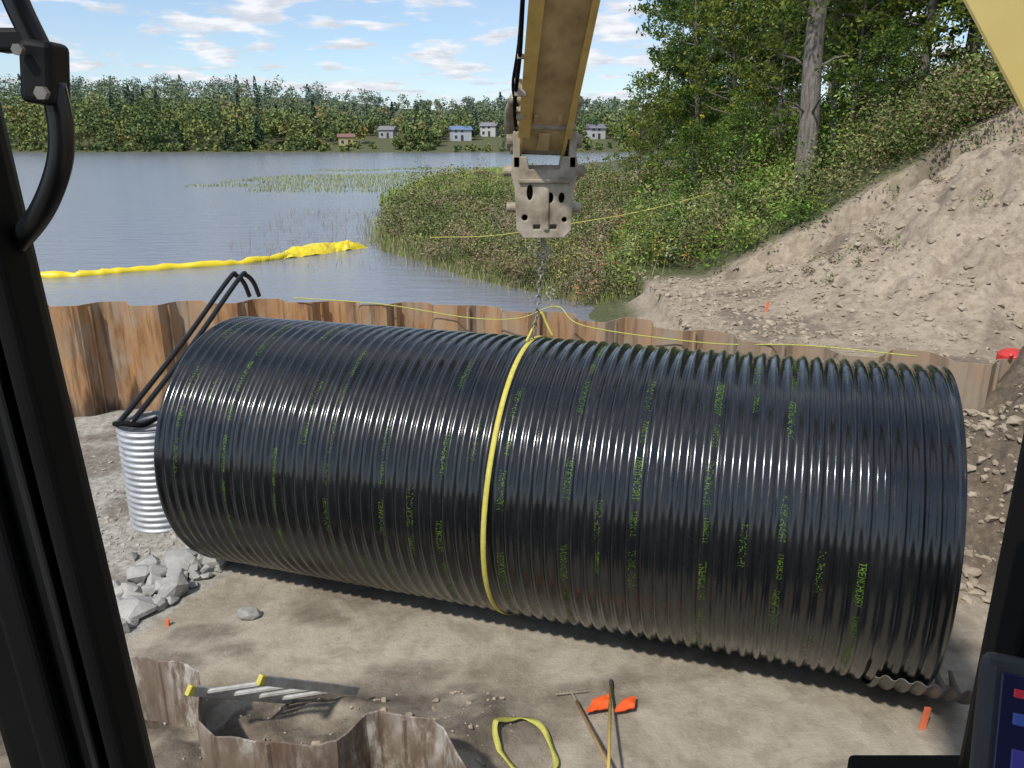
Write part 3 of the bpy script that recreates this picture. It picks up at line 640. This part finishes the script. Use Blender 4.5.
# ------------------------------------------------------------------ vegetation
def leafquads(C,size,rr,asp=.55,droop=0):
    n=len(C); a=rr.normal(size=(n,3)); a[:,2]*=.7; a/=np.linalg.norm(a,axis=1)[:,None]
    b=np.cross(a,rr.normal(size=(n,3))); b/=np.linalg.norm(b,axis=1)[:,None]+1e-9
    s=np.asarray(size)[:,None] if np.ndim(size) else size
    return np.stack([C+a*s,C+b*s*asp,C-a*s,C-b*s*asp],1).reshape(-1,3)
def lerp(a,b,t): return np.array(a)*(1-t)+np.array(b)*t
def tree_proto(name,H,cr,base,seed,pal,nl=8500,lsize=.10,trunk_r=.14):
    rr=np.random.default_rng(seed); parts=[]
    lean_=rr.normal(size=2)*.03; tp=[]
    for i in range(9):
        t=i/8; tp.append((lean_[0]*t*H+.12*math.sin(t*5+seed),lean_[1]*t*H+.1*math.cos(t*4+seed),t*H*.96-.3))
    parts.append(tube(tp,[trunk_r*(1-.85*i/8) for i in range(9)],8))
    C=[];Rr=[]
    nb=46
    for k in range(nb):
        t=base+(1-base)*(k+rr.random())/nb; i=min(int(t*8),7); p=np.array(tp[i])*(1-(t*8-i))+np.array(tp[i+1])*(t*8-i)
        prof=math.sin(math.pi*min(1,max(.0,(t-base)/(1-base))*.86+.12))**.7
        az=k*2.4+rr.uniform(-.5,.5); L=cr*prof*rr.uniform(.55,1.15)
        q=p+np.array([math.cos(az)*L,math.sin(az)*L,L*rr.uniform(.15,.7)])
        parts.append(tube([tuple(p),tuple((p+q)/2+np.array([0,0,-.05*L])),tuple(q)],[trunk_r*.35*(1-t*.6),trunk_r*.2*(1-t*.6),.012],5,False))
        for f_ in(.45,.75,1.0,1.1):
            C.append(p+(q-p)*f_+rr.normal(size=3)*.22*cr*.5); Rr.append(rr.uniform(.22,.5)*(.6+.4*cr/2.2))
    C=np.array(C);Rr=np.array(Rr); per=nl//len(C)
    g=rr.normal(size=(len(C),per,3)); g/=np.linalg.norm(g,axis=2)[:,:,None]; rad=rr.random((len(C),per))**.5
    g=g*rad[:,:,None]*Rr[:,None,None]*np.array([1.2,1.2,.7])
    P=(C[:,None,:]+g).reshape(-1,3)
    sz=lsize*rr.uniform(.6,1.25,len(P))
    LV=leafquads(P,sz,rr)
    cl=rr.random(len(C)); t=np.repeat(cl,per)*.6+rr.random(len(P))*.4
    colr=np.array(pal[0])[None]*(1-t[:,None])+np.array(pal[1])[None]*t[:,None]
    sel=rr.random(len(P))<.04; colr[sel]=np.array(pal[2])
    V,F=join(parts); Vt=np.array([list(v) for v in V]); F4=[f for f in F if len(f)==4]
    allV=np.concatenate([Vt,LV]); Q=np.concatenate([np.array(F4),np.arange(len(LV)).reshape(-1,4)+len(Vt)])
    cols=np.concatenate([np.full((len(Vt),3),.1),np.repeat(colr,4,0)]); mi=np.concatenate([np.zeros(len(F4)),np.ones(len(P))]).astype(int)
    return quadmesh(name,allV,Q,[M_bark,M_leaf],cols,mi)
def br(p,k=1.85): return tuple(tuple(min(v*k,.5) for v in c) for c in p)
G1=br(((.022,.045,.012),(.085,.125,.03),(.2,.2,.03))); G2=br(((.04,.065,.014),(.125,.155,.035),(.25,.22,.03))); G3=br(((.018,.036,.014),(.062,.09,.026),(.1,.13,.03))); GY=br(((.10,.115,.015),(.22,.20,.03),(.26,.19,.02)))
protos=[tree_proto('tree_a',11,2.4,.22,101,G1,10500,.085),tree_proto('tree_b',13,2.6,.3,102,G3,11500,.088),tree_proto('tree_c',9,2.0,.15,103,G2,10000,.08),tree_proto('tree_d',12,2.2,.25,104,G1,10500,.085),tree_proto('tree_e',8,1.9,.12,105,GY,8000,.08),tree_proto('tree_f',7,1.5,.10,106,G2,5200,.065,.07),tree_proto('tree_g',5,1.5,.06,107,G1,6000,.065,.06)]
def place(name,p,x,y,s=1,rz=None,dz=0):
    o=bpy.data.objects.new(name,protos[p]); o.location=(x,y,float(height(x,y))+dz); o.scale=(s,s,s*random.uniform(.95,1.1)); o.rotation_euler=(0,0,random.uniform(0,6.28) if rz is None else rz); return link(o)
TL=[(8.6,38,0),(10.6,34,1),(8.3,31,2),(12,28,3),(10.2,26,0),(14,31,1),(11.2,22.5,2),(13.2,24.5,3),(15,20.5,0),(13.2,18.6,2),(17,26,1),(16,38,3),(20,45,0),(14,48,1),(12,55,0),(18,60,3),(24,70,1),(22,34,0),(10.5,46,3),(16.5,16.5,1),(19,20,3),(12.5,36,0),(16,24,4),(13.0,21.2,4),(20,28,1),(23,26,0),(18,33,0),(25,40,1),(22,58,1),(17,70,0),(26,85,1),(9.2,42,0),(11.5,31.5,1),(13.5,42,0),(21,38,1),(9.6,23.6,5),(11.6,19.6,5),(8.9,27.5,5),(8.2,29,6),(7.2,26,6),(9.5,21.3,6),(12.5,19,6),(7.9,33,6),(6.8,30,6),(10.6,24.5,6),(14,18.6,6)]
for x,y,p in TL: place('deciduous_tree',p,x,y,random.uniform(.85,1.1)*(.7 if p==6 else 1))
place('deciduous_tree',5,5.9,36.5,1.0); place('deciduous_tree',5,7.0,38.0,.8)
for k in range(34):
    y=random.uniform(95,270); x=float(np.interp(y,XSY,XSX))+random.uniform(-8,26); place('deciduous_tree',random.choice([0,1,2,3]),x,y,random.uniform(.6,.85))
bx,by=7.6,21.0; bz=float(height(bx,by))
tp=[(bx-.01*k+.04*math.sin(k*1.3),by+.02*k,bz-.3+k*1.1) for k in range(12)]
big=empty('tall_poplar_tree'); parts=[tube(tp,[.27*(1-.045*k)*(1.15 if k==0 else 1) for k in range(12)],14)]
C=[]
rr=np.random.default_rng(55)
for k in range(34):
    t=rr.uniform(2.2,10.5); p=Vector(tp[int(t)]); az=rr.uniform(0,6.28); L=rr.uniform(.8,2.6)*(1 if t>5 else .6)
    q=p+Vector((math.cos(az)*L,math.sin(az)*L,L*.4)); parts.append(tube([p,(p+q)/2+Vector((0,0,.1)),q],[.05,.028,.010],6,False))
    if t>3.4:
        for f_ in(.6,.85,1.05): C.append(np.array(p+(q-p)*f_)+rr.normal(size=3)*.25)
V,F=join(parts); mk('trunk',V,F,M_bark,big,True)
C=np.array(C); P=(C[:,None,:]+rr.normal(size=(len(C),75,3))*.26).reshape(-1,3); t=rr.random(len(P))[:,None]
LVb=leafquads(P,.07*rr.uniform(.6,1.2,len(P)),rr); mm=quadmesh('crown',LVb,np.arange(len(LVb)).reshape(-1,4),M_leaf,np.repeat(np.array(G1[0])*(1-t)+np.array(G2[1])*t,4,0)); link(bpy.data.objects.new('crown',mm),big)
def shrubs(name,pos,rad,hgt,cols,per,lsize,seed,mat=None):
    rr=np.random.default_rng(seed); n=len(pos); z=height(pos[:,0],pos[:,1])
    g=rr.normal(size=(n,per,3)); g/=np.linalg.norm(g,axis=2)[:,:,None]; g*=(rr.random((n,per))**.45)[:,:,None]
    lob=1+.4*np.sin(np.arctan2(g[:,:,1],g[:,:,0])*3+rr.uniform(0,6,n)[:,None])
    g[:,:,0]*=rad[:,None]*lob; g[:,:,1]*=rad[:,None]*lob; g[:,:,2]=(g[:,:,2]*.5+.5)*hgt[:,None]
    P=np.stack([pos[:,0,None]+g[:,:,0],pos[:,1,None]+g[:,:,1],z[:,None]+g[:,:,2]],-1).reshape(-1,3)
    sz=np.repeat(lsize,per)*rr.uniform(.6,1.3,len(P)); LV=leafquads(P,sz,rr,.45)
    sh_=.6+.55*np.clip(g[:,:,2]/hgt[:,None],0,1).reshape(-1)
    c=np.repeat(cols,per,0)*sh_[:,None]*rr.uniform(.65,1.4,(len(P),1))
    mm=quadmesh(name,LV,np.arange(len(LV)).reshape(-1,4),mat or M_leafd,np.repeat(c,4,0)); return link(bpy.data.objects.new(name,mm))
rr=np.random.default_rng(77)
pal=np.array([(.062,.083,.03),(.092,.105,.045),(.125,.11,.065),(.057,.076,.026),(.11,.122,.042),(.14,.10,.066),(.085,.095,.04),(.12,.11,.065)])*1.9
n=2100; y=18.6*(80/18.6)**rr.random(n); sh0=np.interp(y,SY,SX); x1=np.interp(y,XSY,XSX)+4; x=sh0+.0+(x1-sh0)*rr.random(n)
k=(y>18.4)&((x<3.2)|(y>20.5)); pos=np.stack([x,y],1)[k]; nn=len(pos); dist=pos[:,1]/20
clump=fbm(pos[:,0]*.25,pos[:,1]*.2,95)
ci=np.clip((clump-.25)*2*len(pal)+rr.normal(size=nn)*1.2,0,len(pal)-1).astype(int)
hv=rr.uniform(.25,1.0,nn)*(1+1.1*(rr.random(nn)<.15))
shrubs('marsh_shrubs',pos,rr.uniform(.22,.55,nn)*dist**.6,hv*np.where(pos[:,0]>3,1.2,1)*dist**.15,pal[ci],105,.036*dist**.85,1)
pal2=np.array([(.05,.10,.018),(.075,.13,.022),(.10,.155,.035),(.045,.08,.018),(.13,.16,.045),(.08,.10,.035),(.12,.115,.05)])*1.75
n=560; y=rr.uniform(17.6,36,n); x=np.interp(y,XSY,XSX)+.2+rr.random(n)*10; k=(x>2.6); pos=np.stack([x,y],1)[k]; nn=len(pos)
cl2=np.clip((fbm(pos[:,0]*.4,pos[:,1]*.3,96)-.25)*2*7+rr.normal(size=nn)*1.3,0,6).astype(int)
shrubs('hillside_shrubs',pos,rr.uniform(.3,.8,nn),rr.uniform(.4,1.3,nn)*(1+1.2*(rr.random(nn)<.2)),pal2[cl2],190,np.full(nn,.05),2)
n=130; y=rr.uniform(18.2,32,n); x=np.interp(y,XSY,XSX)-1.5+rr.random(n)*8.5; nn=n; pal3=np.array([(.36,.12,.06),(.4,.25,.08),(.42,.42,.3),(.38,.36,.08)])
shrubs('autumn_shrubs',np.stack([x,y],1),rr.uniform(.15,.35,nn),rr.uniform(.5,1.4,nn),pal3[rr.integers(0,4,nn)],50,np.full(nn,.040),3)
n=260; x=rr.uniform(8.5,16,n); y=17.4+rr.random(n)*4; nn=n
shrubs('brush_undergrowth',np.stack([x,y],1),rr.uniform(.4,.8,nn),rr.uniform(.5,1.8,nn),1.6*np.array([(.085,.11,.035),(.13,.105,.06),(.08,.105,.035)])[rr.integers(0,3,nn)],150,np.full(nn,.045),4)
n=34; x=rr.uniform(5.5,10.5,n); y=rr.uniform(14.2,17.2,n)
shrubs('mound_weeds',np.stack([x,y],1),rr.uniform(.06,.2,n),rr.uniform(.12,.4,n),np.array([(.16,.18,.07),(.22,.18,.12)])[rr.integers(0,2,n)],34,np.full(n,.03),6)
def blades(name,pos,h,wd,cols,seed):
    rr=np.random.default_rng(seed); n=len(pos); z=np.maximum(height(pos[:,0],pos[:,1]),1.15); a=rr.uniform(0,6.28,n)
    b=np.stack([pos[:,0],pos[:,1],z],1); sd_=np.stack([np.cos(a),np.sin(a),a*0],1)*wd[:,None]; ln=np.stack([rr.normal(size=n)*.25*h,rr.normal(size=n)*.25*h,h],1)
    V=np.stack([b-sd_,b+sd_,b+ln+sd_*.15,b+ln-sd_*.15],1).reshape(-1,3)
    mm=quadmesh(name,V,np.arange(len(V)).reshape(-1,4),M_leafd,np.repeat(cols*rr.uniform(.7,1.3,(n,1)),4,0)); return link(bpy.data.objects.new(name,mm))
n=7000; y=18.4*(60/18.4)**rr.random(n); x=np.interp(y,SY,SX)+rr.normal(size=n)*.6+.5
pos=np.stack([x,y],1); dist=y/20
blades('shore_grass',pos,rr.uniform(.15,.42,n)*dist**.1,.009*dist,1.8*np.array([(.11,.14,.04),(.15,.16,.06),(.18,.16,.09)])[rr.integers(0,3,n)],1)
n=14000; y=rr.uniform(62,118,n); u=rr.random(n); x=-29+u*26+(y-60)*.05; kk=fbm(x*.08,y*.12,91)+.25*u>.56
pos=np.stack([x,y],1)[kk]; nn=len(pos); blades('lake_reeds',pos,rr.uniform(.12,.35,nn),np.full(nn,.04),1.8*np.array([(.15,.18,.08),(.18,.19,.10)])[rr.integers(0,2,nn)],2)
n=9000; y=rr.uniform(50,100,n); x=np.interp(y,SY,SX)+rr.uniform(-1.5,10,n); pos=np.stack([x,y],1)
blades('marsh_grass',pos,rr.uniform(.4,.9,n),np.full(n,.06),1.9*np.array([(.14,.19,.05),(.18,.2,.07)])[rr.integers(0,2,n)],3)
n=700; y=rr.uniform(24,45,n); x=np.interp(y,SY,SX)-rr.random(n)**1.5*6; pos=np.stack([x,y],1)
blades('water_reeds',pos,rr.uniform(.15,.45,n),np.full(n,.009),np.array([(.2,.19,.10),(.22,.18,.12)])[rr.integers(0,2,n)],4)
# distant treeline
rr=np.random.default_rng(5); VV=[];CC=[]
houses=[(-61,301),(-50,330),(-20,318),(-9,338),(33,326),(64,305)]
nt_=2300
for i in range(nt_):
    small=i>1750
    x=rr.uniform(-340,200); y=291+abs(rr.normal())*50+(rr.random()<.3)*rr.uniform(0,220)
    if small: y=rr.uniform(287,297)
    nearh=any(abs(x-h[0])<5.5 and y<h[1]+2 for h in houses)
    if nearh and (not small or rr.random()<.3): continue
    if -47<x<-41 and y<330: continue
    z=float(height(x,y)); H=rr.uniform(7,14)*(1.3 if x<-105 else (.85 if x>-75 else 1.05))*(1 if y>300 else .8); con=rr.random()<.05
    if small: H=rr.uniform(1.5,4.0); con=False
    if x>-75 and y<322 and not small: H*=.75
    wd=H*(.16 if con else .40)
    npp=150 if not small else 50
    if con:
        t=rr.random(npp)**.7; r_=wd*(1-t)+.15; a=rr.uniform(0,6.28,npp); P=np.stack([x+r_*np.cos(a),y+r_*np.sin(a),z+.8+t*H*1.0],1); base=np.array((.05,.08,.04))
    else:
        nc=10; cc_=rr.normal(size=(nc,3)); cc_/=np.linalg.norm(cc_,axis=1)[:,None]; cc_=cc_*np.array([wd*.6,wd*.6,H*.30])+np.array([x,y,z+H*.5])
        gg=rr.normal(size=(npp,3)); gg/=np.linalg.norm(gg,axis=1)[:,None]; P=cc_[rr.integers(0,nc,npp)]+gg*wd*.42*rr.random((npp,1))**.4; base=lerp((.08,.125,.04),(.22,.25,.07),rr.random())
        if rr.random()<.07: base=np.array((.30,.25,.07))
    VV.append(leafquads(P,rr.uniform(.35,.75,npp),rr,.7)); haze_mix=np.clip((y-270)/400,0.08,.5); c=base[None]*rr.uniform(.75,1.25,(npp,1))*(1-haze_mix)+np.array((.2,.26,.29))*haze_mix*.8  # aerial haze painted into the leaf colours, stronger with distance
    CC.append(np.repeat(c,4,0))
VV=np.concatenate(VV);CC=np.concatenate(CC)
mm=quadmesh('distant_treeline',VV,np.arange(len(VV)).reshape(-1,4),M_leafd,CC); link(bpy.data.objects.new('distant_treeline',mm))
# ------------------------------------------------------------------ houses
def pl(n,c): return pmat(n,[(.3,tuple(k*.85 for k in c)),(.7,c)],1.5,.7,.1,.01)
M_glass=pmat('window_glass',[(.3,(.03,.04,.05)),(.7,(.06,.07,.08))],1,.15,0)
M_trim=pl('white_trim',(.6,.6,.58))
def house(name,x,y,w_,d_,h_,rh,wc,rc,rot):
    e=empty(name); z=float(height(x,y))-.3; e.location=(x,y,z); e.rotation_euler=(0,0,rot)
    wm=pl(name+'_siding',wc); rm=pl(name+'_shingles',rc)
    V,F=box((0,0,h_/2),(w_,d_,h_)); mk('walls',V,F,wm,e)
    ov=.5; V=[(-w_/2-ov,-d_/2-ov,h_),(w_/2+ov,-d_/2-ov,h_),(w_/2+ov,d_/2+ov,h_),(-w_/2-ov,d_/2+ov,h_),(-w_/2-ov,0,h_+rh),(w_/2+ov,0,h_+rh)]
    mk('roof',V,[(0,1,5,4),(2,3,4,5),(0,4,3),(1,2,5),(0,3,2,1)],rm,e)
    wn_=[];tr=[]
    nf=2 if h_>4 else 1
    for fl in range(nf):
        for k in range(max(2,int(w_/2.6))):
            xx=-w_/2+1.4+k*2.4
            if xx>w_/2-.8: break
            zz=1.5+fl*2.3
            if fl==0 and k==1: continue
            wn_.append(box((xx,-d_/2-.06,zz),(1.1,.06,1.2))); tr.append(box((xx,-d_/2-.03,zz),(1.4,.055,1.5)))
    V,F=join(wn_); mk('windows',V,F,M_glass,e); V,F=join(tr); mk('window_trim',V,F,M_trim,e)
    V,F=box((-w_/2+3.8,-d_/2-.04,1.15),(1.0,.07,2.1)); mk('door',V,F,M_dark,e)
    V,F=box((w_*.25,.6,h_+rh*.8),(.7,.7,1.6)); mk('chimney',V,F,pl(name+'_brick',(.3,.15,.1)),e)
house('yellow_house',-61,301,5.6,5,3.2,1.2,(.5,.38,.16),(.22,.12,.09),.2)
house('grey_house',-50,330,6,5,3.2,1.6,(.35,.36,.37),(.2,.2,.21),-.2)
house('blue_roofed_house',-20,318,7.5,6,4.1,1.5,(.45,.48,.52),(.13,.2,.33),.25)
house('white_house',-9,338,6.5,6,4.1,1.6,(.5,.5,.49),(.2,.2,.22),-.3)
house('white_house',33,326,6.5,6,4.1,1.8,(.52,.52,.51),(.16,.16,.18),.3)
house('white_house',64,305,9,6,3.2,1.8,(.55,.55,.55),(.25,.24,.24),.1)
